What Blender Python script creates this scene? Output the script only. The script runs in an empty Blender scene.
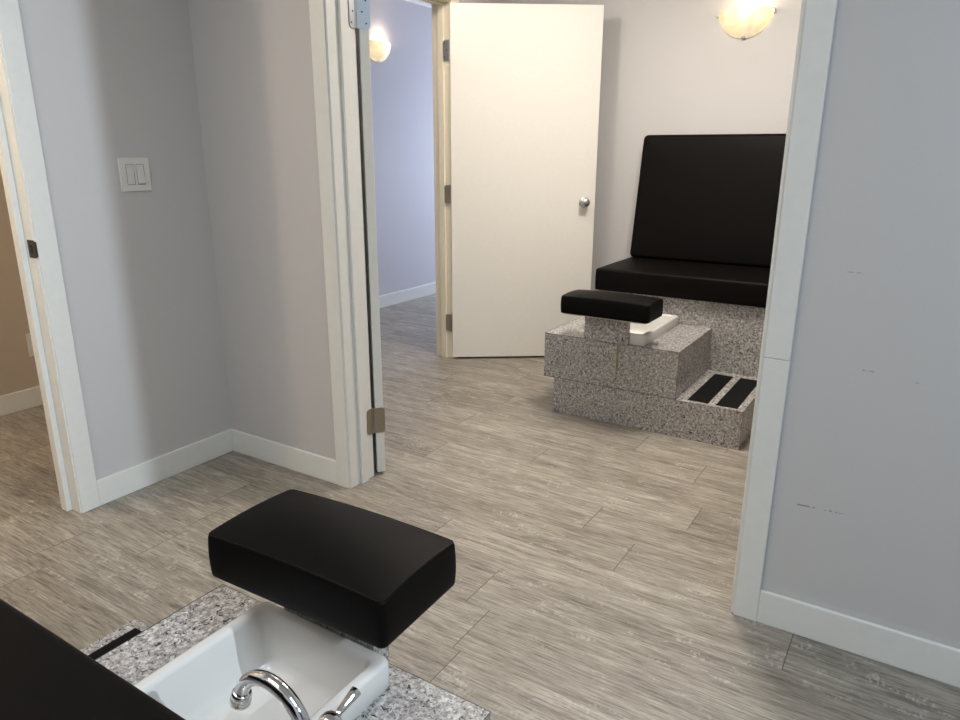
import bpy, bmesh, math, random
from mathutils import Vector, Matrix
random.seed(7)
C = bpy.context.scene.collection
SC = bpy.context.scene
PI = math.pi

# ------------------------------------------------------------------ materials
def new_mat(name):
    m = bpy.data.materials.new(name); m.use_nodes = True
    nt = m.node_tree
    return m, nt, nt.nodes['Principled BSDF']
def N(nt, kind, **kw):
    n = nt.nodes.new(kind)
    for k, v in kw.items():
        if k in n.inputs: n.inputs[k].default_value = v
        else: setattr(n, k, v)
    return n
def ramp(nt, stops, src, interp='LINEAR'):
    r = nt.nodes.new('ShaderNodeValToRGB'); r.color_ramp.interpolation = interp
    e = r.color_ramp.elements
    while len(e) > 1: e.remove(e[-1])
    e[0].position = stops[0][0]; e[0].color = (*stops[0][1], 1)
    for p, c in stops[1:]:
        q = e.new(p); q.color = (*c, 1)
    nt.links.new(src, r.inputs['Fac']); return r
def mixc(nt, a, b, fac, blend='MIX'):
    m = nt.nodes.new('ShaderNodeMix'); m.data_type = 'RGBA'; m.blend_type = blend
    for s, v in ((m.inputs[6], a), (m.inputs[7], b), (m.inputs[0], fac)):
        if hasattr(v, 'is_linked'): nt.links.new(v, s)
        else: s.default_value = v if not isinstance(v, tuple) or len(v) == 4 else (*v, 1)
    return m.outputs[2]
def bump(nt, b, src, strength, dist):
    n = nt.nodes.new('ShaderNodeBump'); n.inputs['Strength'].default_value = strength; n.inputs['Distance'].default_value = dist
    nt.links.new(src, n.inputs['Height']); nt.links.new(n.outputs['Normal'], b.inputs['Normal'])
def plain(name, col, rough=.5, metal=0., spec=.5, bscale=0, bstr=0., bdist=.001, var=0.):
    m, nt, b = new_mat(name)
    b.inputs['Roughness'].default_value = rough; b.inputs['Metallic'].default_value = metal
    b.inputs['Specular IOR Level'].default_value = spec
    tc = N(nt, 'ShaderNodeTexCoord')
    nz = N(nt, 'ShaderNodeTexNoise', Scale=bscale or 30., Detail=4.)
    nt.links.new(tc.outputs['Object'], nz.inputs['Vector'])
    lo = tuple(c*(1-var) for c in col); hi = tuple(min(1, c*(1+var)) for c in col)
    r = ramp(nt, [(.3, lo), (.7, hi)], nz.outputs['Fac'])
    nt.links.new(r.outputs['Color'], b.inputs['Base Color'])
    if bstr: bump(nt, b, nz.outputs['Fac'], bstr, bdist)
    return m

M = {}
M['paint'] = plain('wall_paint', (.54,.53,.525), .55, bscale=260, bstr=.12, bdist=.0008, var=.015)
M['hall_paint'] = plain('hall_paint', (.53,.52,.56), .55, bscale=260, bstr=.12, bdist=.0008, var=.015)
M['tan_paint'] = plain('left_room_paint', (.50,.43,.34), .6, bscale=260, bstr=.12, bdist=.0008, var=.015)
M['ceil'] = plain('ceiling_paint', (.8,.79,.77), .8, bscale=120, bstr=.1, var=.01)
M['trim'] = plain('white_trim_paint', (.72,.725,.69), .38, bscale=40, bstr=.03, var=.015)
M['cream'] = plain('cream_door_paint', (.76,.735,.68), .42, bscale=50, bstr=.05, var=.012)
M['vinyl'] = plain('black_vinyl', (.0034,.0027,.0025), .48, spec=.075, bscale=420, bstr=.10, bdist=.0006, var=.12)
M['stitch'] = plain('black_thread', (.02,.019,.018), .6, bscale=900, bstr=.3, bdist=.0004, var=.3)
M['porcelain'] = plain('white_porcelain', (.66,.648,.62), .2, bscale=12, var=.01)
M['chrome'] = plain('chrome', (.78,.78,.79), .07, 1., bscale=60, var=.02)
M['nickel'] = plain('satin_nickel', (.55,.54,.52), .28, 1., bscale=200, var=.05)
M['bronze'] = plain('satin_bronze', (.40,.35,.28), .45, 1., bscale=240, bstr=.05, var=.12)
M['steel'] = plain('brushed_steel', (.40,.42,.44), .38, 1., bscale=240, bstr=.04, var=.06)
M['dark_bronze'] = plain('dark_bronze', (.085,.07,.055), .4, 1., bscale=120, var=.3)
M['screw'] = plain('dark_screw', (.05,.05,.05), .5, .6, bscale=200, var=.2)
M['switch'] = plain('switch_plastic', (.70,.70,.67), .35, bscale=20, var=.01)
M['gap'] = plain('shadow_gap', (.02,.02,.02), .9, bscale=50, var=.1)
M['grip'] = plain('grip_tape', (.006,.0055,.0055), .85, spec=.12, bscale=900, bstr=.6, bdist=.001, var=.5)
M['board'] = plain('pale_plywood', (.55,.47,.38), .6, bscale=60, var=.1)
M['edge_band'] = plain('tan_edge_band', (.42,.35,.20), .6, bscale=60, var=.1)
M['jamb_cream'] = plain('yellow_cream_trim', (.76,.69,.55), .42, bscale=40, bstr=.03, var=.015)  # yellower than the trim of the other doorways
M['socket'] = plain('lamp_socket', (.8,.79,.75), .5, bscale=40, var=.02)

# painted partition wall: the same paint with a few grey scuff marks
def scuffed():
    m = M['paint'].copy(); m.name = 'wall_paint_scuffed'; nt = m.node_tree; b = nt.nodes['Principled BSDF']
    base = b.inputs['Base Color'].links[0].from_socket
    g = N(nt, 'ShaderNodeNewGeometry'); sp = N(nt, 'ShaderNodeSeparateXYZ'); nt.links.new(g.outputs['Position'], sp.inputs[0])
    nz = N(nt, 'ShaderNodeTexNoise', Scale=150., Detail=6.); nt.links.new(g.outputs['Position'], nz.inputs['Vector'])
    def mt(op, a, c, d=None):
        n = nt.nodes.new('ShaderNodeMath'); n.operation = op
        for i, v in enumerate((a, c, d)):
            if v is None: continue
            if hasattr(v, 'is_linked'): nt.links.new(v, n.inputs[i])
            else: n.inputs[i].default_value = v
        return n.outputs[0]
    out = None
    for (x0, x1, z0, z1, half, thr, amt) in ((-.192,-.150,.374,.3755,.0020,.42,.7), (-.15,-.07,.3755,.379,.0026,.56,.55), (-.093,-.068,.756,.755,.0018,.44,.5), (.015,.03,.744,.744,.0018,.5,.4), (-.155,-.12,.985,.985,.0015,.56,.4), (-1.99,-1.97,1.62,1.62,.003,.5,.4)):
        t = mt('DIVIDE', mt('SUBTRACT', sp.outputs[0], x0), x1-x0)
        zc = mt('MULTIPLY_ADD', t, z1-z0, z0)
        dz = mt('ABSOLUTE', mt('SUBTRACT', sp.outputs[2], zc), 0)
        a = mt('MULTIPLY', mt('LESS_THAN', dz, half), mt('MULTIPLY', mt('GREATER_THAN', t, 0), mt('LESS_THAN', t, 1)))
        a = mt('MULTIPLY', a, mt('MULTIPLY', mt('GREATER_THAN', nz.outputs['Fac'], thr), amt))
        out = a if out is None else mt('ADD', out, a)
    c = mixc(nt, base, (.13,.125,.12,1), out)
    nt.links.new(c, b.inputs['Base Color'])
    return m
M['scuffed'] = scuffed()

def granite():
    m, nt, b = new_mat('speckled_granite_laminate')
    tc = N(nt, 'ShaderNodeTexCoord'); v = tc.outputs['Object']
    n0 = N(nt, 'ShaderNodeTexNoise', Scale=9., Detail=3.); nt.links.new(v, n0.inputs['Vector'])
    n1 = N(nt, 'ShaderNodeTexNoise', Scale=85., Detail=6., Roughness=.78); nt.links.new(v, n1.inputs['Vector'])
    n2 = N(nt, 'ShaderNodeTexNoise', Scale=80., Detail=5., Roughness=.62, Distortion=1.6); nt.links.new(v, n2.inputs['Vector'])
    vo = N(nt, 'ShaderNodeTexVoronoi', Scale=200.); nt.links.new(v, vo.inputs['Vector'])
    base = ramp(nt, [(.35,(.035,.032,.03)), (.44,(.16,.15,.143)), (.52,(.36,.345,.33)), (.61,(.72,.705,.69))], n1.outputs['Fac'])
    cell = ramp(nt, [(0,(.10,.09,.088)), (.3,(.26,.245,.235)), (.6,(.40,.385,.37)), (.85,(.66,.65,.64)), (1,(.78,.775,.77))], vo.outputs['Color'])
    c = mixc(nt, base.outputs['Color'], cell.outputs['Color'], .42)
    blk = ramp(nt, [(.0,(1,1,1)), (.385,(1,1,1)), (.42,(0,0,0))], n2.outputs['Fac'])
    c = mixc(nt, c, (.035,.03,.03,1), blk.outputs['Color'])
    br = ramp(nt, [(.50,(0,0,0)), (.75,(.30,.30,.30))], n0.outputs['Fac'])
    c = mixc(nt, c, (.24,.185,.15,1), br.outputs['Color'], 'MIX')
    nt.links.new(c, b.inputs['Base Color'])
    b.inputs['Roughness'].default_value = .27
    return m
M['granite'] = granite()

def wood_floor():
    m, nt, b = new_mat('grey_wood_planks')
    uv = N(nt, 'ShaderNodeUVMap', uv_map='plank')
    at = N(nt, 'ShaderNodeAttribute', attribute_name='rnd')
    sp = N(nt, 'ShaderNodeSeparateXYZ'); nt.links.new(uv.outputs['UV'], sp.inputs[0])
    def mt(op, a, c=0., d=0.):
        n = nt.nodes.new('ShaderNodeMath'); n.operation = op
        for i, v in enumerate((a, c, d)):
            if hasattr(v, 'is_linked'): nt.links.new(v, n.inputs[i])
            else: n.inputs[i].default_value = v
        return n.outputs[0]
    rx = mt('MULTIPLY', at.outputs['Fac'], 37.)
    def vec(sx, sy, off):
        cb = N(nt, 'ShaderNodeCombineXYZ')
        nt.links.new(mt('MULTIPLY_ADD', sp.outputs[0], sx, off), cb.inputs[0])
        nt.links.new(mt('MULTIPLY', sp.outputs[1], sy), cb.inputs[1])
        nt.links.new(rx, cb.inputs[2]); return cb.outputs[0]
    def noise(vv, scale, detail, rough=.55, dist=0.):
        n = N(nt, 'ShaderNodeTexNoise', Scale=scale, Detail=detail, Roughness=rough, Distortion=dist)
        nt.links.new(vv, n.inputs['Vector']); return n.outputs['Fac']
    big = noise(vec(1.6, 13., 0), 1., 4., .6, .5)
    fine = noise(vec(10., 170., 3.), 1., 6., .76, .4)
    mid = noise(vec(5.5, 52., 9.), 1., 6., .70, .9)
    knot = noise(vec(6., 15., 21.), 1., 3., .55, 1.4)
    saw = noise(vec(120., 60., 5.), 1., 2., .5)
    s = mt('ADD', mt('MULTIPLY', big, .22), mt('ADD', mt('MULTIPLY', fine, .46), mt('MULTIPLY', mid, .32)))
    s = mt('ADD', s, mt('MULTIPLY', mt('SUBTRACT', at.outputs['Fac'], .5), .035))
    base = ramp(nt, [(.36,(.085,.074,.060)), (.44,(.195,.172,.141)), (.505,(.285,.255,.212)), (.57,(.385,.350,.296)), (.65,(.55,.512,.446))], s)
    c = base.outputs['Color']
    # pale, rubbed saw marks in patches
    pk = ramp(nt, [(.57,(0,0,0)), (.66,(1,1,1))], knot)
    sw = ramp(nt, [(.46,(0,0,0)), (.60,(1,1,1))], saw)
    c = mixc(nt, c, (.62,.585,.53,1), mt('MULTIPLY', mt('MULTIPLY', pk.outputs['Color'], sw.outputs['Color']), .40))
    dk = ramp(nt, [(.28,(1,1,1)), (.36,(0,0,0))], mid)
    c = mixc(nt, c, (.10,.082,.068,1), mt('MULTIPLY', dk.outputs['Color'], .45))
    thin = noise(vec(13., 430., 31.), 1., 3., .6, .3)
    tk = ramp(nt, [(.36,(.50,.48,.46)), (.44,(1,1,1)), (.60,(1,1,1)), (.70,(1.22,1.22,1.2))], thin)
    c = mixc(nt, c, tk.outputs['Color'], .9, 'MULTIPLY')
    # joints: ends clear, long seams faint
    du = mt('MINIMUM', sp.outputs[0], mt('SUBTRACT', 1.135, sp.outputs[0]))
    dv = mt('MINIMUM', sp.outputs[1], mt('SUBTRACT', .187, sp.outputs[1]))
    ju = mt('LESS_THAN', du, .0013); jv = mt('MULTIPLY', mt('LESS_THAN', dv, .0010), .5)
    j = mt('MAXIMUM', ju, jv)
    c = mixc(nt, c, (.05,.04,.034,1), mt('MULTIPLY', j, .85))
    nt.links.new(c, b.inputs['Base Color'])
    r = ramp(nt, [(.3,(.50,.50,.50)), (.7,(.36,.36,.36))], fine)
    nt.links.new(r.outputs['Color'], b.inputs['Roughness'])
    b.inputs['Specular IOR Level'].default_value = .55
    bump(nt, b, mt('SUBTRACT', s, mt('MULTIPLY', j, .4)), .22, .0016)
    return m
M['floor'] = wood_floor()

def lamp_glass():
    m, nt, b = new_mat('frosted_lamp_glass')
    out = nt.nodes['Material Output']; nt.nodes.remove(b)
    tc = N(nt, 'ShaderNodeTexCoord')
    nz = N(nt, 'ShaderNodeTexNoise', Scale=11., Detail=4., Distortion=1.6); nt.links.new(tc.outputs['Object'], nz.inputs['Vector'])
    col = ramp(nt, [(.35,(.60,.53,.38)), (.65,(.68,.63,.52))], nz.outputs['Fac']).outputs['Color']
    tr = N(nt, 'ShaderNodeBsdfTranslucent'); di = N(nt, 'ShaderNodeBsdfDiffuse'); gl = N(nt, 'ShaderNodeBsdfGlossy', Roughness=.15)
    for q in (tr, di): nt.links.new(col, q.inputs['Color'])
    m1 = N(nt, 'ShaderNodeMixShader'); m1.inputs[0].default_value = .35
    nt.links.new(tr.outputs[0], m1.inputs[1]); nt.links.new(di.outputs[0], m1.inputs[2])
    m2 = N(nt, 'ShaderNodeMixShader'); m2.inputs[0].default_value = .05
    nt.links.new(m1.outputs[0], m2.inputs[1]); nt.links.new(gl.outputs[0], m2.inputs[2])
    em = N(nt, 'ShaderNodeEmission', Strength=.30); nt.links.new(col, em.inputs['Color'])
    ad = N(nt, 'ShaderNodeAddShader'); nt.links.new(m2.outputs[0], ad.inputs[0]); nt.links.new(em.outputs[0], ad.inputs[1])
    nt.links.new(ad.outputs[0], out.inputs['Surface'])
    return m
M['lamp_glass'] = lamp_glass()
def emit(name, col, s):
    m, nt, b = new_mat(name)
    b.inputs['Base Color'].default_value = (*col, 1); b.inputs['Emission Color'].default_value = (*col, 1)
    b.inputs['Emission Strength'].default_value = s
    return m
M['bulb'] = emit('lit_bulb', (1., .80, .48), 14.)
M['panel'] = emit('fill_panel_glow', (.93, .97, 1.), 2.0)  # unused glow for the added near-room fill

# ------------------------------------------------------------------ mesh helpers
def BM(): return bmesh.new()
def add_box(bm, x0, x1, y0, y1, z0, z1, mat=None):
    v = [bm.verts.new((x, y, z)) for z in (z0, z1) for y in (y0, y1) for x in (x0, x1)]
    for f in ((0,2,3,1),(4,5,7,6),(0,1,5,4),(2,6,7,3),(0,4,6,2),(1,3,7,5)):
        bm.faces.new([v[i] for i in f])
    if mat is not None:
        for q in v: q.co = mat @ q.co
    return v
def finish(name, bm, mat, parent=None, bevel=0., seg=2, smooth=False, kind=None):
    bmesh.ops.recalc_face_normals(bm, faces=bm.faces)
    me = bpy.data.meshes.new(name); bm.to_mesh(me); bm.free()
    for mm in (mat if isinstance(mat, (list, tuple)) else [mat]): me.materials.append(mm)
    o = bpy.data.objects.new(name, me); C.objects.link(o)
    if parent: o.parent = parent
    if bevel:
        b = o.modifiers.new('edge', 'BEVEL'); b.width = bevel; b.segments = seg; b.limit_method = 'ANGLE'; b.angle_limit = .6
        b.harden_normals = False
    if smooth or bevel:
        for p in me.polygons: p.use_smooth = bool(smooth)
    if kind: o['kind'] = kind
    return o
def box(name, x0, x1, y0, y1, z0, z1, mat, parent=None, bevel=0., kind=None, mtx=None):
    bm = BM(); add_box(bm, x0, x1, y0, y1, z0, z1, mtx)
    return finish(name, bm, mat, parent, bevel, kind=kind)
def rrect(cx, cy, hx, hy, r, n=6):
    r = max(1e-4, min(r, hx-1e-4, hy-1e-4)); pts = []
    for (sx, sy, a0) in ((1,1,0),(-1,1,PI/2),(-1,-1,PI),(1,-1,3*PI/2)):
        for i in range(n+1):
            a = a0+PI/2*i/n
            pts.append((cx+sx*(hx-r)+r*math.cos(a), cy+sy*(hy-r)+r*math.sin(a)))
    return pts
def loft(bm, rings, cap0=True, cap1=True):
    """rings: lists of equally many 3D points"""
    vs = [[bm.verts.new(p) for p in r] for r in rings]
    n = len(vs[0])
    for a, b in zip(vs, vs[1:]):
        for i in range(n): bm.faces.new((a[i], a[(i+1) % n], b[(i+1) % n], b[i]))
    if cap0: bm.faces.new(list(reversed(vs[0])))
    if cap1: bm.faces.new(vs[-1])
    return vs
def tube_pts(path, rad, n=14):
    rings = []; prev = None
    P = [Vector(p) for p in path]
    for i, p in enumerate(P):
        t = (P[min(i+1, len(P)-1)]-P[max(i-1, 0)]).normalized()
        if prev is None:
            u = t.orthogonal().normalized()
        else:
            u = (prev-t*prev.dot(t)).normalized()
        prev = u; w = t.cross(u)
        r = rad[i] if isinstance(rad, (list, tuple)) else rad
        rings.append([p+(u*math.cos(2*PI*k/n)+w*math.sin(2*PI*k/n))*r for k in range(n)])
    return rings
def add_tube(bm, path, rad, n=14): loft(bm, tube_pts(path, rad, n))
def add_closed_tube(bm, pts, rad, n=8):
    P = [Vector(p) for p in pts]; m = len(P); rings = []
    for i, p in enumerate(P):
        t = (P[(i+1) % m]-P[i-1]).normalized(); u = Vector((0,0,1)); w = t.cross(u).normalized()
        rings.append([bm.verts.new(p+(u*math.cos(2*PI*k/n)+w*math.sin(2*PI*k/n))*rad) for k in range(n)])
    for i in range(m):
        a, b = rings[i], rings[(i+1) % m]
        for k in range(n): bm.faces.new((a[k], a[(k+1) % n], b[(k+1) % n], b[k]))
def add_lathe(bm, prof, base, axis, n=24):
    a = Vector(axis).normalized(); u = a.orthogonal().normalized(); w = a.cross(u); base = Vector(base)
    loft(bm, [[base+a*h+(u*math.cos(2*PI*k/n)+w*math.sin(2*PI*k/n))*max(r, 2e-4) for k in range(n)] for r, h in prof])
def rrect_fine(cx, cy, hx, hy, r, n=6, m=14):
    p = rrect(cx, cy, hx, hy, r, n); out = []
    for k in range(4):
        a = p[k*(n+1):(k+1)*(n+1)]; b = p[((k+1) % 4)*(n+1)]; out += a
        (x0, y0), (x1, y1) = a[-1], b
        out += [(x0+(x1-x0)*i/m, y0+(y1-y0)*i/m) for i in range(1, m)]
    return out
def swell(x, y, hx, hy, crown):
    u, v = max(0, 1-(x/hx)**2), max(0, 1-(y/hy)**2)
    return crown*(.25*u+.25*v+.5*u*v)
def cushion(bm, hx, hy, z0, z1, r=.03, edge=.015, crown=.012, belly=.004, cx=0, cy=0):
    rings = []
    def ring(d, z, w=0.):
        rings.append([(x, y, z+w*swell(x-cx, y-cy, hx, hy, crown)) for x, y in rrect_fine(cx, cy, hx-d, hy-d, max(.002, r-d))])
    ring(.006, z0); ring(.0015, z0+.0015); ring(0, z0+.005)
    zt = z1-crown; m = 6
    for i in range(1, m):
        t = i/m; ring(-belly*math.sin(PI*t), z0+.005+(zt-edge-z0-.005)*t, t)
    for i in range(0, 6):
        a = PI/2*i/5; ring(edge*(1-math.cos(a)), zt-edge+edge*math.sin(a), 1.)
    full = min(hx, hy)-edge-.0004
    for i in range(1, 15): ring(edge+full*i/14, zt, 1.)
    vs = loft(bm, rings)
    bmesh.ops.remove_doubles(bm, verts=vs[-1], dist=.0014)

def thing(name, label, cat, loc=(0,0,0), rotz=0., group=None):
    o = bpy.data.objects.new(name, None); C.objects.link(o); o.empty_display_size = .1
    o.location = loc; o.rotation_euler = (0,0,rotz); o['label'] = label; o['category'] = cat
    if group: o['group'] = group
    return o
def tag(o, label, cat, group=None):
    o['label'] = label; o['category'] = cat
    if group: o['group'] = group
    return o

# ------------------------------------------------------------------ key dimensions
XL = -2.443      # left wall face
XLB = -2.562     # its other face
YP = 1.850       # partition face towards us
YPB = 1.972      # partition face in the far room
YB = 4.220       # far wall
XR = .72         # right wall of the far room
ZC = 2.40
Y0N = -.47       # wall behind the near station
XST = 1.60        # face of the added light blocker, out of view on the right
XHW = -3.81; XTW = -3.742
DH = 2.045       # door opening height

# ------------------------------------------------------------------ floor
def floor_mesh():
    bm = BM(); uvl = bm.loops.layers.uv.new('plank'); rl = bm.loops.layers.float_color.new('rnd')
    W, L = .187, 1.135
    known = {-1:-2.192, 3:-.983, 4:-1.29, 5:-.683, 6:-.873, 7:-.563, 8:-1.285, 9:-.65, 10:-.962}
    x0, x1, y0, y1 = -4.1, 4.4, -.72, 9.05
    for k in range(int(math.floor((y0-.925)/W)), int(math.ceil((y1-.925)/W))):
        ya = .925+k*W; off = known.get(k, random.uniform(0, L))
        x = off+math.floor((x0-off)/L)*L
        while x < x1:
            rv = random.random(); flip = random.random() < .5
            xa, xb = max(x, x0), min(x+L, x1); yl, yh = max(ya, y0), min(ya+W, y1)
            if xb-xa > .001 and yh-yl > .001:
                co = ((xa,yl),(xb,yl),(xb,yh),(xa,yh))
                f = bm.faces.new([bm.verts.new((p[0], p[1], 0)) for p in co])
                for lp, p in zip(f.loops, co):
                    u, v = p[0]-x, p[1]-ya
                    if flip: u, v = L-u, W-v
                    lp[uvl].uv = (u, v); lp[rl] = (rv, rv, rv, 1)
            x += L
    add_box(bm, x0, x1, y0, y1, -.10, -.004)
    return bm
finish('floor', floor_mesh(), M['floor'], kind='structure')
box('ceiling', -4.1, 4.4, -.72, 9.05, ZC, ZC+.1, M['ceil'], kind='structure')

# ------------------------------------------------------------------ walls (boxes with door openings)
def wall(name, boxes, mat):
    bm = BM()
    for b in boxes: add_box(bm, *b)
    return finish(name, bm, mat, kind='structure')
D1 = (.30, 1.172)            # left doorway, along y
D2 = (-1.752, -.323)         # partition opening, along x
D3 = (2.655, 3.548)          # hall doorway, along y
g = .004                     # jamb boards sit on these openings
wall('wall_left', [(XLB, XL, -.59, D1[0]-.02, 0, ZC), (XLB, XL, D1[1]+.02, D3[0]-.02, 0, ZC), (XLB, XL, D3[1]+.02, YB, 0, ZC),
                   (XLB, XL, D1[0]-.02, D1[1]+.02, DH+.02, ZC), (XLB, XL, D3[0]-.02, D3[1]+.02, DH+.02, ZC)], M['paint'])
wall('wall_partition', [(XL, D2[0]-.02, YP, YPB, 0, ZC), (D2[1]+.02, 4.3, YP, YPB, 0, ZC), (D2[0]-.02, D2[1]+.02, YP, YPB, DH+.02, ZC)], M['scuffed'])
wall('wall_back', [(XLB, XR+.1, YB, YB+.12, 0, ZC)], M['paint'])
wall('wall_right', [(XR, XR+.1, YPB, YB, 0, ZC)], M['paint'])
wall('wall_behind', [(XL, 4.3, Y0N-.12, Y0N, 0, ZC)], M['paint'])
wall('wall_light_blocker', [(XST, XST+.11, .941, YP, 0, ZC)], M['paint'])  # unseen, added so its edge cuts the spot light on the left wall
wall('wall_end', [(4.2, 4.3, Y0N, YP, 0, ZC)], M['paint'])
wall('wall_hall', [(XHW-.1, XHW, 2.02, 9.0, 0, ZC), (XHW, XLB, 8.9, 9.0, 0, ZC), (XLB, XLB+.1, YB+.12, 8.9, 0, ZC)], M['hall_paint'])
wall('wall_left_room', [(XTW-.1, XTW, -.59, 1.92, 0, ZC), (XHW-.1, XLB, 1.92, 2.02, 0, ZC), (XTW, XLB, -.69, -.59, 0, ZC)], M['tan_paint'])

# baseboards
BH = .1
def baseboard(name, *b, mat=None):
    return box(name, *b, mat or M['trim'], bevel=.003, kind='structure')
T = .012
baseboard('baseboard_left', XL, XL+T, D1[1]+.0712, YP, 0, BH)
baseboard('baseboard_middle', XL+T, D2[0]-.069, YP-T, YP, 0, BH)
baseboard('baseboard_right', D2[1]+.071, XST, YP-T, YP, 0, BH)
baseboard('baseboard_blocker', XST-T, XST, .941, YP-T, 0, BH)  # skirting on the added blocker
baseboard('baseboard_back', XL+T, -1.50, YB-T, YB, 0, BH)
baseboard('baseboard_back_corner', -.38, XR-T, YB-T, YB, 0, BH)
baseboard('baseboard_far_left', XL, XL+T, D3[1]+.069, YB-T, 0, BH)
baseboard('baseboard_hall', XHW, XHW+T, 2.02, 8.9, 0, .103)
baseboard('baseboard_left_room', XTW, XTW+T, -.59, 1.92, 0, BH)
baseboard('baseboard_behind', XL+T, -1.51, Y0N, Y0N+T, 0, BH)
baseboard('baseboard_far_right', XR-T, XR, YPB, YB-T, 0, BH)

# ------------------------------------------------------------------ door frames (jamb + stop + casings)
def frame_y(name, wx0, wx1, y0, y1, stop0, stop1, cas_faces, mat, sd=.011):
    """doorway in a wall whose faces are x = wx0 < wx1; opening y0..y1"""
    bm = BM()
    add_box(bm, wx0-.006, wx1+.006, y0-.02, y0, 0, DH); add_box(bm, wx0-.006, wx1+.006, y1, y1+.02, 0, DH)
    add_box(bm, wx0-.006, wx1+.006, y0-.02, y1+.02, DH, DH+.02)
    r = finish(name, bm, mat, bevel=.0015, kind='structure')
    bm = BM()
    add_box(bm, stop0, stop1, y0, y0+sd, 0, DH-.011); add_box(bm, stop0, stop1, y1-sd, y1, 0, DH-.011); add_box(bm, stop0, stop1, y0, y1, DH-.011, DH)
    finish('door_stop', bm, mat, r, bevel=.002)
    for f in cas_faces:
        xa, xb = (f, f+T) if f == wx1 else (f-T, f)
        bm = BM()
        add_box(bm, xa, xb, y0-.069, y0-.005, 0, DH+.069); add_box(bm, xa, xb, y1+.005, y1+.071, 0, DH+.069); add_box(bm, xa, xb, y0-.005, y1+.005, DH+.005, DH+.069)
        finish('casing', bm, mat, r, bevel=.002)
    return r
t1 = frame_y('trim_1', XLB, XL, D1[0], D1[1], XL-.083, XL-.047, (XL, XLB), M['trim'], .019)
t3 = frame_y('trim_3', XLB, XL, D3[0], D3[1], XL-.083, XL-.043, (XL, XLB), M['jamb_cream'])
bm = BM()
add_box(bm, D2[0]-.02, D2[0], YP-.006, YPB+.008, 0, DH); add_box(bm, D2[1], D2[1]+.02, YP-.006, YPB+.008, 0, DH); add_box(bm, D2[0]-.02, D2[1]+.02, YP-.006, YPB+.008, DH, DH+.02)
t2 = finish('trim_2', bm, M['trim'], bevel=.0015, kind='structure')
bm = BM(); s0, s1 = YP+.048, YP+.084
add_box(bm, D2[0], D2[0]+.011, s0, s1, 0, DH-.011); add_box(bm, D2[1]-.011, D2[1], s0, s1, 0, DH-.011); add_box(bm, D2[0], D2[1], s0, s1, DH-.011, DH)
finish('door_stop', bm, M['trim'], t2, bevel=.002)
for ya, yb in ((YP-T, YP), (YPB, YPB+T)):
    bm = BM()
    add_box(bm, D2[0]-.069, D2[0]-.005, ya, yb, 0, DH+.069)
    add_box(bm, D2[1]+.009, D2[1]+.071, ya, yb, 0, .7545); add_box(bm, D2[1]+.009, D2[1]+.071, ya, yb, .7555, DH+.069)
    add_box(bm, D2[0]-.005, D2[1]+.009, ya, yb, DH+.005, DH+.069)
    finish('casing', bm, M['trim'], t2, bevel=.002)
# strike plate on the left doorway's jamb
bm = BM(); add_box(bm, XL-.034, XL+.006, D1[1]-.0015, D1[1]+.001, .917, .975); add_box(bm, XL+.004, XL+.0135, D1[1]-.003, D1[1]+.003, .921, .971)
sp = finish('strike_plate', bm, M['dark_bronze'], t1, bevel=.001); sp['label'] = 'dark bronze strike plate'
box('latch_hole', XL-.024, XL-.006, D1[1]-.002, D1[1], .932, .960, M['gap'], sp)

# ------------------------------------------------------------------ hinges and door leaves
def hinge(parent, z, jx, jy, jdir, ldir, hh, wj, wl, mat, jn, ln, screws=True):
    """pivot at (jx,jy); jdir/ldir: unit directions of the leaf on the jamb and of the leaf on the door edge; jn/ln their visible normals"""
    bm = BM()
    add_lathe(bm, [(.0045,-hh), (.0045,-hh*.61), (.0038,-hh*.6), (.0045,-hh*.59), (.0045,-hh*.21), (.0038,-hh*.2), (.0045,-hh*.19), (.0045,hh*.19), (.0038,hh*.2), (.0045,hh*.21), (.0045,hh*.59), (.0038,hh*.6), (.0045,hh*.61), (.0045,hh), (.003,hh+.003)], (jx, jy, z), (0,0,1), 12)
    def plate(d, n, w):
        d = Vector((*d, 0)); n = Vector((*n, 0)); P = Vector((jx, jy, z)); r = .012; prof = [(.0056,-hh), (w-r,-hh)]
        prof += [(w-r+r*math.sin(a), -hh+r-r*math.cos(a)) for a in (PI/8, PI/4, 3*PI/8, PI/2)]
        prof += [(w-r+r*math.cos(a), hh-r+r*math.sin(a)) for a in (0, PI/8, PI/4, 3*PI/8, PI/2)] + [(.0056, hh)]
        loft(bm, [[P+d*a+Vector((0,0,b))+n*q for a, b in prof] for q in (-.001, .0014)])
    plate(jdir, jn, wj); plate(ldir, ln, wl)
    h = finish('hinge', bm, mat, parent)
    if screws:
        for d, n, w in ((jdir, jn, wj), (ldir, ln, wl)):
            for k, zz in enumerate((-.68, 0, .68)):
                a = w*(.45 if k == 1 else .72)
                bm = BM(); add_lathe(bm, [(.0032, 0), (.003, .0012), (.0012, .0013)], Vector((jx, jy, z+hh*zz))+Vector((*d,0))*a+Vector((*n,0))*.0012, (*n, 0), 10)
                finish('screw', bm, M['screw'], h)
    return h

def knob(parent, p, axis, mat, z):
    bm = BM()
    add_lathe(bm, [(.031,0), (.031,.004), (.026,.009), (.012,.012), (.0105,.028), (.017,.034), (.0245,.042), (.0265,.050), (.025,.058), (.018,.064), (.006,.066)], (p[0], p[1], z), (axis[0], axis[1], 0), 28)
    k = finish('door_knob', bm, mat, parent, smooth=True)
    bm = BM(); add_lathe(bm, [(.006,.0655), (.005,.068), (.002,.0683)], (p[0], p[1], z), (axis[0], axis[1], 0), 14)
    finish('lock_button', bm, mat, k)
    return k

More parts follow.
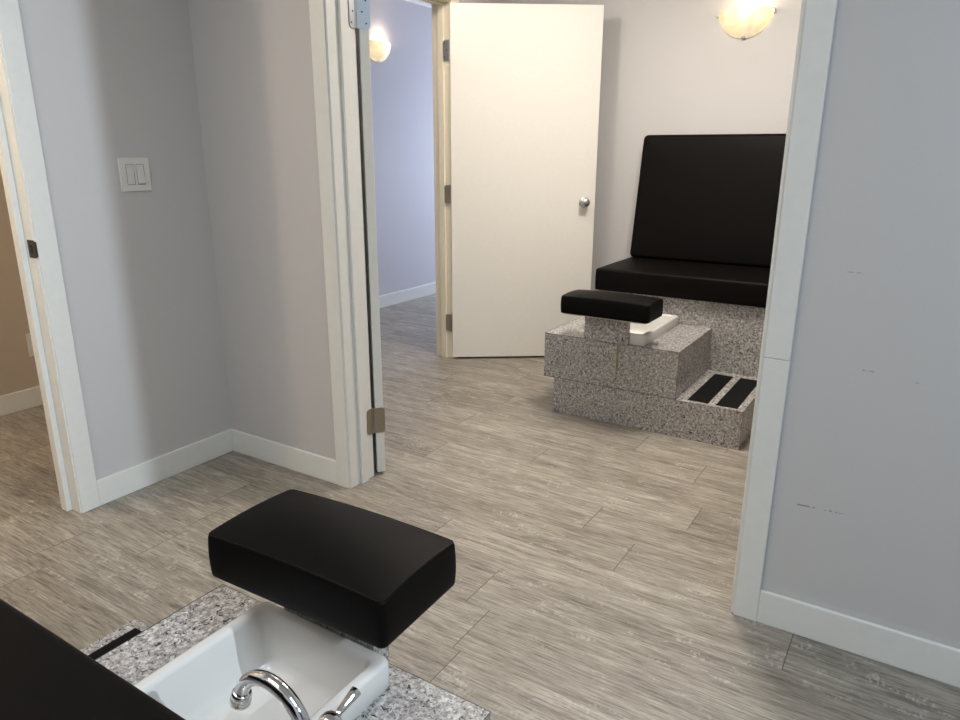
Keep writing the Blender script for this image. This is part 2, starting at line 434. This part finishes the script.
def leaf_box(bm, P, d, n, length, thick, z0, z1):
    P, d, n = Vector((*P,0)), Vector((*d,0)), Vector((*n,0))
    loft(bm, [[P+Vector((0,0,z)), P+d*length+Vector((0,0,z)), P+d*length+n*thick+Vector((0,0,z)), P+n*thick+Vector((0,0,z))] for z in (z0, z1)])

# door_1: the cream leaf of the hall doorway, folded back into the far room
A = Vector((-2.442, 3.536)); B = Vector((-1.7405, 4.0375)); d = (B-A).normalized(); n = Vector((-d.y, d.x))
bm = BM(); leaf_box(bm, A+d*.004, d, n, (B-A).length-.004, .035, .012, 2.040)
door1 = finish('door_1', bm, M['cream'], bevel=.002, kind='structure')
tag(door1, 'open cream flush door with a round silver knob beside the far seat', 'door')
for z, m in ((1.80, M['nickel']), (1.012, M['bronze']), (.233, M['bronze'])):
    hinge(door1, z, A.x-.003, A.y+.002, (-1, 0), d, .052, .042, .030, m, (0,-1), -n, screws=z > 1.5)
Pk = A+d*.796
knob(door1, Pk, -n, M['nickel'], .966); knob(door1, Pk+n*.035, n, M['nickel'], .966)
le = (B-A).length
bm = BM(); leaf_box(bm, A+d*(le-.001)+n*.006, d, n, .003, .023, .938, .996); finish('latch_plate', bm, M['nickel'], door1)

# door_2: the leaf of the partition opening, swung round behind the partition, seen edge on
ang = math.radians(141); d = Vector((math.cos(ang), math.sin(ang))); n = Vector((math.sin(ang), -math.cos(ang)))
PV = Vector((D2[0]+.002, YPB+.008)); A = PV+n*.012
bm = BM(); leaf_box(bm, A, d, n, .80, .033, .014, 2.035)
door2 = finish('door_2', bm, M['trim'], bevel=.002, kind='structure')
tag(door2, 'white door seen edge on, swung back behind the left side of the wide opening', 'door')
for z, m in ((1.702, M['steel']), (1.03, M['steel']), (.236, M['bronze'])):
    if z == 1.03: continue
    hinge(door2, z, PV.x, PV.y, (0,-1), n, .052, .030, .050, m, (1,0), -d, screws=z > 1.5)
Pk = A+d*.735
knob(door2, Pk+n*.033, n, M['nickel'], .966)

# ------------------------------------------------------------------ light switch, outlet
sw = thing('light_switch', 'white double rocker light switch on the grey left wall', 'light switch', (XL, 1.553, 1.171))
bm = BM(); add_box(bm, -.001, .006, -.058, .058, -.0575, .0575); finish('plate', bm, M['switch'], sw, bevel=.002)
for i, y in enumerate((-.0195, .0195)):
    bm = BM(); add_box(bm, .0055, .0068, y-.0155, y+.0155, -.034, .034); fr = finish('rocker_frame', bm, M['switch'], sw, bevel=.0006)
    mt = Matrix.Translation((.0066, y, 0)) @ Matrix.Rotation(math.radians(5 if i == 0 else -5), 4, 'Y')
    bm = BM(); add_box(bm, -.002, .003, -.0128, .0128, -.030, .030, mt); finish('rocker', bm, M['switch'], fr, bevel=.001)
    bm = BM()
    for yy in (y-.0145, y+.0145): add_box(bm, .0060, .0071, yy-.0006, yy+.0006, -.034, .034)
    for zz in (-.0345, .0345): add_box(bm, .0060, .0071, y-.0145, y+.0145, zz-.0006, zz+.0006)
    finish('shadow_line', bm, M['screw'], fr)
for y in (-.0235, .0235):
    for z in (-.047, .047):
        bm = BM(); add_lathe(bm, [(.0028,0), (.0026,.0008), (.001,.001)], (.006, y, z), (1,0,0), 10); finish('screw', bm, M['switch'], sw)
ou = thing('wall_outlet', 'cream wall outlet low on the tan wall of the left room', 'outlet', (XTW, 1.722, .318))
bm = BM(); add_box(bm, -.001, .006, -.036, .036, -.058, .058); finish('plate', bm, M['switch'], ou, bevel=.002)
for z in (-.021, .021):
    bm = BM(); add_box(bm, .005, .0085, -.016, .016, z-.014, z+.014); s = finish('socket_face', bm, M['switch'], ou, bevel=.002)
    bm = BM()
    for y in (-.006, .006): add_box(bm, .008, .0088, y-.001, y+.001, z-.004, z+.006)
    finish('slots', bm, M['gap'], s)

# ------------------------------------------------------------------ wall sconces
def sconce(label, loc, rotz):
    t = thing('wall_sconce', label, 'wall lamp', loc, rotz, 'frosted half bowl wall lamps')
    rx, ry, rz, th = .143, .078, .136, .004
    def pt(u, v, k):
        a, b, c = rx-k, ry-k, rz-k
        w = .006*math.sin(u*1.0)**2*(1-v/(PI/2))          # rim lifts a little towards the front
        return (a*math.cos(u)*math.cos(v), -.004-b*math.sin(u)*math.cos(v), w-c*math.sin(v))
    bm = BM(); nu, nv = 40, 16
    g0 = [[bm.verts.new(pt(PI*i/nu, PI/2*j/nv*.995, 0)) for i in range(nu+1)] for j in range(nv+1)]
    g1 = [[bm.verts.new(pt(PI*i/nu, PI/2*j/nv*.995, th)) for i in range(nu+1)] for j in range(nv+1)]
    for gg in (g0, g1):
        for j in range(nv):
            for i in range(nu): bm.faces.new((gg[j][i], gg[j][i+1], gg[j+1][i+1], gg[j+1][i]))
    for i in range(nu): bm.faces.new((g0[0][i], g0[0][i+1], g1[0][i+1], g1[0][i])); bm.faces.new((g0[nv][i], g0[nv][i+1], g1[nv][i+1], g1[nv][i]))
    for j in range(nv): bm.faces.new((g0[j][0], g0[j+1][0], g1[j+1][0], g1[j][0])); bm.faces.new((g0[j][nu], g0[j+1][nu], g1[j+1][nu], g1[j][nu]))
    finish('glass_shade', bm, M['lamp_glass'], t, smooth=True)
    for x, z in ((-rx+.004, -.012), (rx-.004, -.012), (0, -rz+.006)):
        bm = BM()
        if x: add_box(bm, x-.007, x+.007, -.020, .0, z-.010, z+.010); add_box(bm, x-.009*(1 if x < 0 else -1)-.003, x-.009*(1 if x < 0 else -1)+.003, -.024, -.0, z-.010, z-.004)
        else: add_box(bm, -.011, .011, -.024, 0, z-.008, z+.004); add_box(bm, -.011, .011, -.027, -.021, z-.004, z+.010)
        finish('clip', bm, M['nickel'], t, bevel=.0015)
    bm = BM(); add_lathe(bm, [(.055,0), (.055,.010), (.048,.016), (.010,.017)], (0, 0, -.040), (0,-1,0), 28); finish('mounting_plate', bm, M['socket'], t)
    bm = BM(); add_lathe(bm, [(.016,0), (.017,.03), (.015,.034)], (.030, -.040, -.075), (0,0,1), 20); add_box(bm, .024, .036, -.040, -.010, -.072, -.062); so = finish('socket', bm, M['socket'], t)
    bm = BM(); add_lathe(bm, [(.010,0), (.016,.012), (.022,.026), (.022,.036), (.015,.050), (.003,.056)], (.030, -.040, -.041), (0,0,1), 20); finish('bulb', bm, M['bulb'], so, smooth=True)
    return t
S1 = (-1.010, YB, 1.972); S2 = (XHW, 4.535, 2.050)
sconce('lit frosted half bowl wall lamp above the black seat', S1, 0)
sconce('lit frosted half bowl wall lamp in the hallway beyond the cream door', S2, PI/2)

# ------------------------------------------------------------------ pedicure stations
def station(label, loc, rotz, p):
    """local frame: sitter faces -y; front plane y = 0; x = 0 is the counter's outer end, the step is at +x"""
    t = thing('pedicure_station', label, 'pedicure station', loc, rotz, 'granite laminate pedicure stations')
    cw, bx0, bx1 = p['cw'], .057, p['bx1']; RY = .543; WY = p['wall']
    zs, zc, zb = .18, .40, .536
    pln = box('plinth', bx0, bx1, 0, RY, .0005, zs, M['granite'], t, bevel=.0015)
    # foot-bath counter with a cut-out for the basin
    tx0, tx1, ty0, ty1 = p['tub']
    hx0, hx1, hy0, hy1 = tx0+.008, tx1-.008, ty0+.008, ty1-.008
    bm = BM(); zl = zs+.0005
    O = [(0,0),(cw,0),(cw,RY),(0,RY)]; H = [(hx0,hy0),(hx1,hy0),(hx1,hy1),(hx0,hy1)]
    loft(bm, [[(x,y,zl) for x,y in O], [(x,y,zc) for x,y in O], [(x,y,zc) for x,y in H], [(x,y,.30) for x,y in H]])
    cn = finish('basin_counter', bm, M['granite'], t, bevel=.0012)
    # seams between the laminate sheets
    bm = BM(); add_box(bm, -.0006, cw+.0006, -.0006, .0004, zc-.0010, zc+.0004); add_box(bm, cw-.0004, cw+.0006, 0, RY, zc-.0010, zc+.0004); add_box(bm, -.0006, .0004, 0, RY, zc-.0010, zc+.0004)
    add_box(bm, .0, cw, -.0006, .0004, zs-.0008, zs+.0016)
    add_box(bm, cw-.0006, cw+.0007, -.0007, .0005, zl, zc)
    finish('edge_seam', bm, M['screw'], cn)
    bm = BM(); add_box(bm, bx1-.0006, bx1+.0007, -.0007, .0005, .001, zs); finish('edge_seam', bm, M['screw'], pln)
    # anti-slip strips
    for k, (a, b) in enumerate(p['strips']):
        box('grip_strip', a, b, .022, .485, zs-.001, zs+.0022, M['grip'], t)
    # bench
    box('bench_base', .045, p['bench'], RY, WY-.005, .0005, zb, M['granite'], t, bevel=.0015)
    sx0, sx1 = .030, p['bench']+.015; sy0, sy1 = p['seat_y'], WY-.006
    bm = BM()
    cushion(bm, (sx1-sx0)/2, (sy1-sy0)/2, zb+.001, 658e-3, r=.012, edge=.015, crown=.004, belly=.002, cx=(sx0+sx1)/2, cy=(sy0+sy1)/2)
    finish('seat_cushion', bm, M['vinyl'], t, smooth=True)
    # backrest: wedge with soft edges
    b0, b1 = p['back_y']; zt = 1.350; rings = []
    bx_0, bx_1 = sx0+.004, sx1-.004
    def rr(inset, f):
        pts = rrect((bx_0+bx_1)/2, (.6565+zt)/2, (bx_1-bx_0)/2-inset, (zt-.6565)/2-inset, max(.004, .026-inset), 6)
        return [(x, f(z), z) for x, z in pts]
    fr = lambda z: b0+(b1-b0)*(z-.65)/(zt-.65)
    bk = WY-.006
    rings.append(rr(.004, lambda z: bk)); rings.append(rr(0, lambda z: bk-.006))
    for i in range(6):
        a = PI/2*i/5; rings.append(rr(.020*(1-math.cos(a)), lambda z, a=a: fr(z)+.020-.020*math.sin(a)))
    rings.append(rr(.10, lambda z: fr(z)-.003)); rings.append(rr(.25, lambda z: fr(z)-.005))
    bm = BM(); loft(bm, rings); finish('backrest', bm, M['vinyl'], t, smooth=True)
    # foot basin
    cx, cy, hx, hy = (tx0+tx1)/2, (ty0+ty1)/2, (tx1-tx0)/2, (ty1-ty0)/2; zr = .449; R = []
    def ring(d, z, r=.016): R.append([(x, y, z) for x, y in rrect(cx, cy, hx-d, hy-d, r)])
    ring(.030, .318); ring(.014, .322, .012); ring(.010, .396, .012); ring(.002, .3965); ring(0, .400); ring(0, zr-.007); ring(.002, zr-.002); ring(.007, zr); ring(.018, zr); ring(.022, zr-.002); ring(.0255, zr-.009)
    ring(.034, .362); ring(.037, .349); ring(.044, .3425); ring(.056, .340); ring(.09, .339)
    bm = BM(); loft(bm, R); ba = finish('foot_basin', bm, M['porcelain'], t, smooth=True)
    bm = BM(); add_lathe(bm, [(.024,0), (.024,.002), (.019,.0035), (.016,.0015), (.002,.0012)], (cx, cy+.06, .3392), (0,0,1), 24); finish('drain', bm, M['chrome'], ba, smooth=True)
    # footrest: pedestal, access plate, padded top
    px0, px1 = p['ped']
    pe = box('footrest_pedestal', px0, px1, -.010, min(.030, ty0-.003), zc+.0004, p['pad_z'][0]-.005, M['granite'], t, bevel=.0012)
    pl = box('front_plate', px0+.053, px1-.052, -.011, -.0002, .222, zc-.002, M['granite'], t, bevel=.0012)
    bm = BM(); add_box(bm, px1-.0522, px1-.0490, -.0112, -.0004, .240, zc-.002); add_box(bm, px0+.053, px1-.052, -.0112, -.0004, .2196, .2222); finish('plate_edge', bm, M['edge_band'], pl)
    f = p['pad']; mt = Matrix.Translation((f[0], f[1], 0)) @ Matrix.Rotation(f[4], 4, 'Z'); z0, z1 = p['pad_z']
    bm = BM(); add_box(bm, -f[2]+.012, f[2]-.012, -f[3]+.010, f[3]-.010, z0-.005, z0+.002, mt)
    bd = finish('footrest_board', bm, M['board'], t, bevel=.001)
    bm = BM(); cushion(bm, f[2], f[3], z0, z1, r=.012, edge=.007, crown=.021, belly=.002)
    bmesh.ops.transform(bm, matrix=mt, verts=bm.verts)
    fc = finish('footrest_cushion', bm, M['vinyl'], t, smooth=True)
    bm = BM()
    zt = z1-.021
    edge_pts = rrect_fine(0, 0, f[2]-.0030, f[3]-.0030, .010, 8)
    add_closed_tube(bm, [mt @ Vector((x, y, zt-.0014+swell(x, y, f[2], f[3], .021))) for x, y in edge_pts], .0017, 6)
    finish('piping', bm, M['vinyl'], fc, smooth=True)
    # faucet beside the basin
    fx, fy = .127, p['fau_y']; fa = None
    bm = BM()
    add_lathe(bm, [(.024,0), (.024,.004), (.019,.010), (.0135,.016), (.0125,.030)], (fx, fy, zc+.0003), (0,0,1), 24)
    rad = .064; zcn = .497; aE = math.radians(163); pE = (fx+rad-rad*math.cos(aE), fy, zcn+rad*math.sin(aE)); tE = (math.sin(aE), 0, math.cos(aE))
    path = [(fx, fy, zc+.025), (fx, fy, zcn-.03)] + [(fx+rad-rad*math.cos(a), fy, zcn+rad*math.sin(a)) for a in [aE*i/24 for i in range(25)]]
    add_tube(bm, path, .0108, 20)
    fa = finish('faucet', bm, M['chrome'], t, smooth=True)
    bm = BM(); add_lathe(bm, [(.0112,-.001), (.0140,.002), (.0146,.007), (.0130,.009), (.0148,.011), (.0154,.021), (.0132,.024), (.009,.0242), (.008,.019), (.001,.019)], pE, tE, 22)
    finish('aerator', bm, M['chrome'], fa, smooth=True)
    for s in (-1, 1):
        hy_ = fy+s*.047*1.0
        bm = BM(); add_lathe(bm, [(.021,0), (.021,.004), (.015,.010), (.011,.022), (.011,.062), (.0155,.070), (.018,.080), (.0165,.090), (.010,.097), (.002,.099)], (fx+.004, hy_, zc+.0003), (0,0,1), 22)
        hd = finish('handle_post', bm, M['chrome'], fa, smooth=True)
        bm = BM(); add_tube(bm, [(fx+.004, hy_+s*.010, .484), (fx+.006, hy_+s*.022, .486), (fx+.006, hy_+s*.034, .489), (fx+.006, hy_+s*.049, .493), (fx+.006, hy_+s*.058, .495), (fx+.006, hy_+s*.060, .4955)], [.0062,.0055,.0065,.0082,.0088,.0040], 16)
        finish('lever', bm, M['chrome'], fa, smooth=True)
    return t
FY = 3.036
station('speckled granite pedicure station with black seat against the far wall', (-1.540, FY, 0), 0,
        dict(cw=.668, bx1=.965, tub=(.200,.500,.017,.528), strips=((.717,.808),(.843,.935)), bench=1.15, seat_y=.515, wall=YB-FY, back_y=(.995,1.115),
             ped=(.213,.429), pad=(.339,-.004,.212,.100,0.), pad_z=(.534,.634), fau_y=.264))
NY = .789
station('speckled granite pedicure station with black footrest and basin in the foreground', (-.477, NY, 0), PI,
        dict(cw=.643, bx1=.993, tub=(.171,.477,.032,.540), strips=((.735,.829),(.866,.958)), bench=1.02, seat_y=.418, wall=NY-Y0N, back_y=(1.045,1.115),
             ped=(.213,.429), pad=(.320,.009,.194,.1035,math.radians(1.6)), pad_z=(.531,.634), fau_y=.264))

# ------------------------------------------------------------------ lights
def light(name, kind, loc, power, col, **kw):
    l = bpy.data.lights.new(name, kind); l.energy = power; l.color = col
    for k, v in kw.items(): setattr(l, k, v)
    o = bpy.data.objects.new(name, l); C.objects.link(o); o.location = loc
    return o
def aim(o, to):
    o.rotation_euler = (Vector(to)-o.location).to_track_quat('-Z', 'Y').to_euler()
COOL = (.86,.93,1.); WARM = (1.,.82,.62); NEUT = (1.,.915,.82)
# near room: cool spot past the added blocker, plus two added fill lights
o = light('ceiling_spot_right', 'SPOT', (2.40, .84, 2.30), 200, (.80,.90,1.), shadow_soft_size=.009, spot_size=math.radians(56), spot_blend=1.); aim(o, (-2.0, .85, 1.35))
light('near_fill', 'AREA', (1.0, .35, ZC-.02), 17, (.70,.85,1.), shape='RECTANGLE', size=1.1, size_y=.6)  # added cool fill at ceiling height, out of view
light('near_fill_left', 'AREA', (-1.3, -.05, ZC-.02), 10., (1.,.97,.93), shape='RECTANGLE', size=1.0, size_y=.5)  # added neutral fill to lift the left walls, out of view
# far room
light('ceiling_light_far', 'POINT', (-1.96, 2.90, 2.30), 7.5, NEUT, shadow_soft_size=.05)
light('ceiling_light_far_right', 'AREA', (-.9, 2.9, ZC-.02), 21.5, NEUT, shape='DISK', size=.55)
light('sconce_bulb', 'POINT', (S1[0]+.032, S1[1]-.040, S1[2]+.022), .42, WARM, shadow_soft_size=.02)
light('hall_sconce_bulb', 'POINT', (S2[0]+.040, S2[1]+.032, S2[2]+.022), .6, WARM, shadow_soft_size=.02)
# hallway daylight, left room lamp
o = light('hall_daylight', 'AREA', (-3.15, 8.8, 1.15), 100, (.72,.82,1.), shape='RECTANGLE', size=1.1, size_y=1.7); aim(o, (-3.4, 4.5, .7))
light('left_room_lamp', 'POINT', (-3.15, -.1, 2.2), 20, (1.,.84,.66), shadow_soft_size=.08)

w = bpy.data.worlds.new('World'); SC.world = w; w.use_nodes = True
w.node_tree.nodes['Background'].inputs[0].default_value = (.05,.055,.06,1); w.node_tree.nodes['Background'].inputs[1].default_value = 1.

# ------------------------------------------------------------------ camera
cam = bpy.data.cameras.new('Camera'); co = bpy.data.objects.new('Camera', cam); C.objects.link(co); SC.camera = co
pitch, yaw, roll = math.radians(16.3053), math.radians(-32.2842), math.radians(.16023)
cy, sy, cp, sp_ = math.cos(yaw), math.sin(yaw), math.cos(pitch), math.sin(pitch)
F = Vector((sy*cp, cy*cp, -sp_)); R = Vector((cy, -sy, 0)); U = R.cross(F)
R, U = R*math.cos(roll)+U*math.sin(roll), -R*math.sin(roll)+U*math.cos(roll)
mw = Matrix((R, U, -F)).transposed().to_4x4(); mw.translation = (0, 0, 1.25)
co.matrix_world = mw
cam.sensor_fit = 'HORIZONTAL'; cam.sensor_width = 36.; cam.lens = 709.548/960*36.; cam.clip_start = .02
vs = SC.view_settings; vs.view_transform = 'Standard'; vs.look = 'None'; vs.exposure = 1.0; vs.gamma = 1.; vs.use_curve_mapping = False
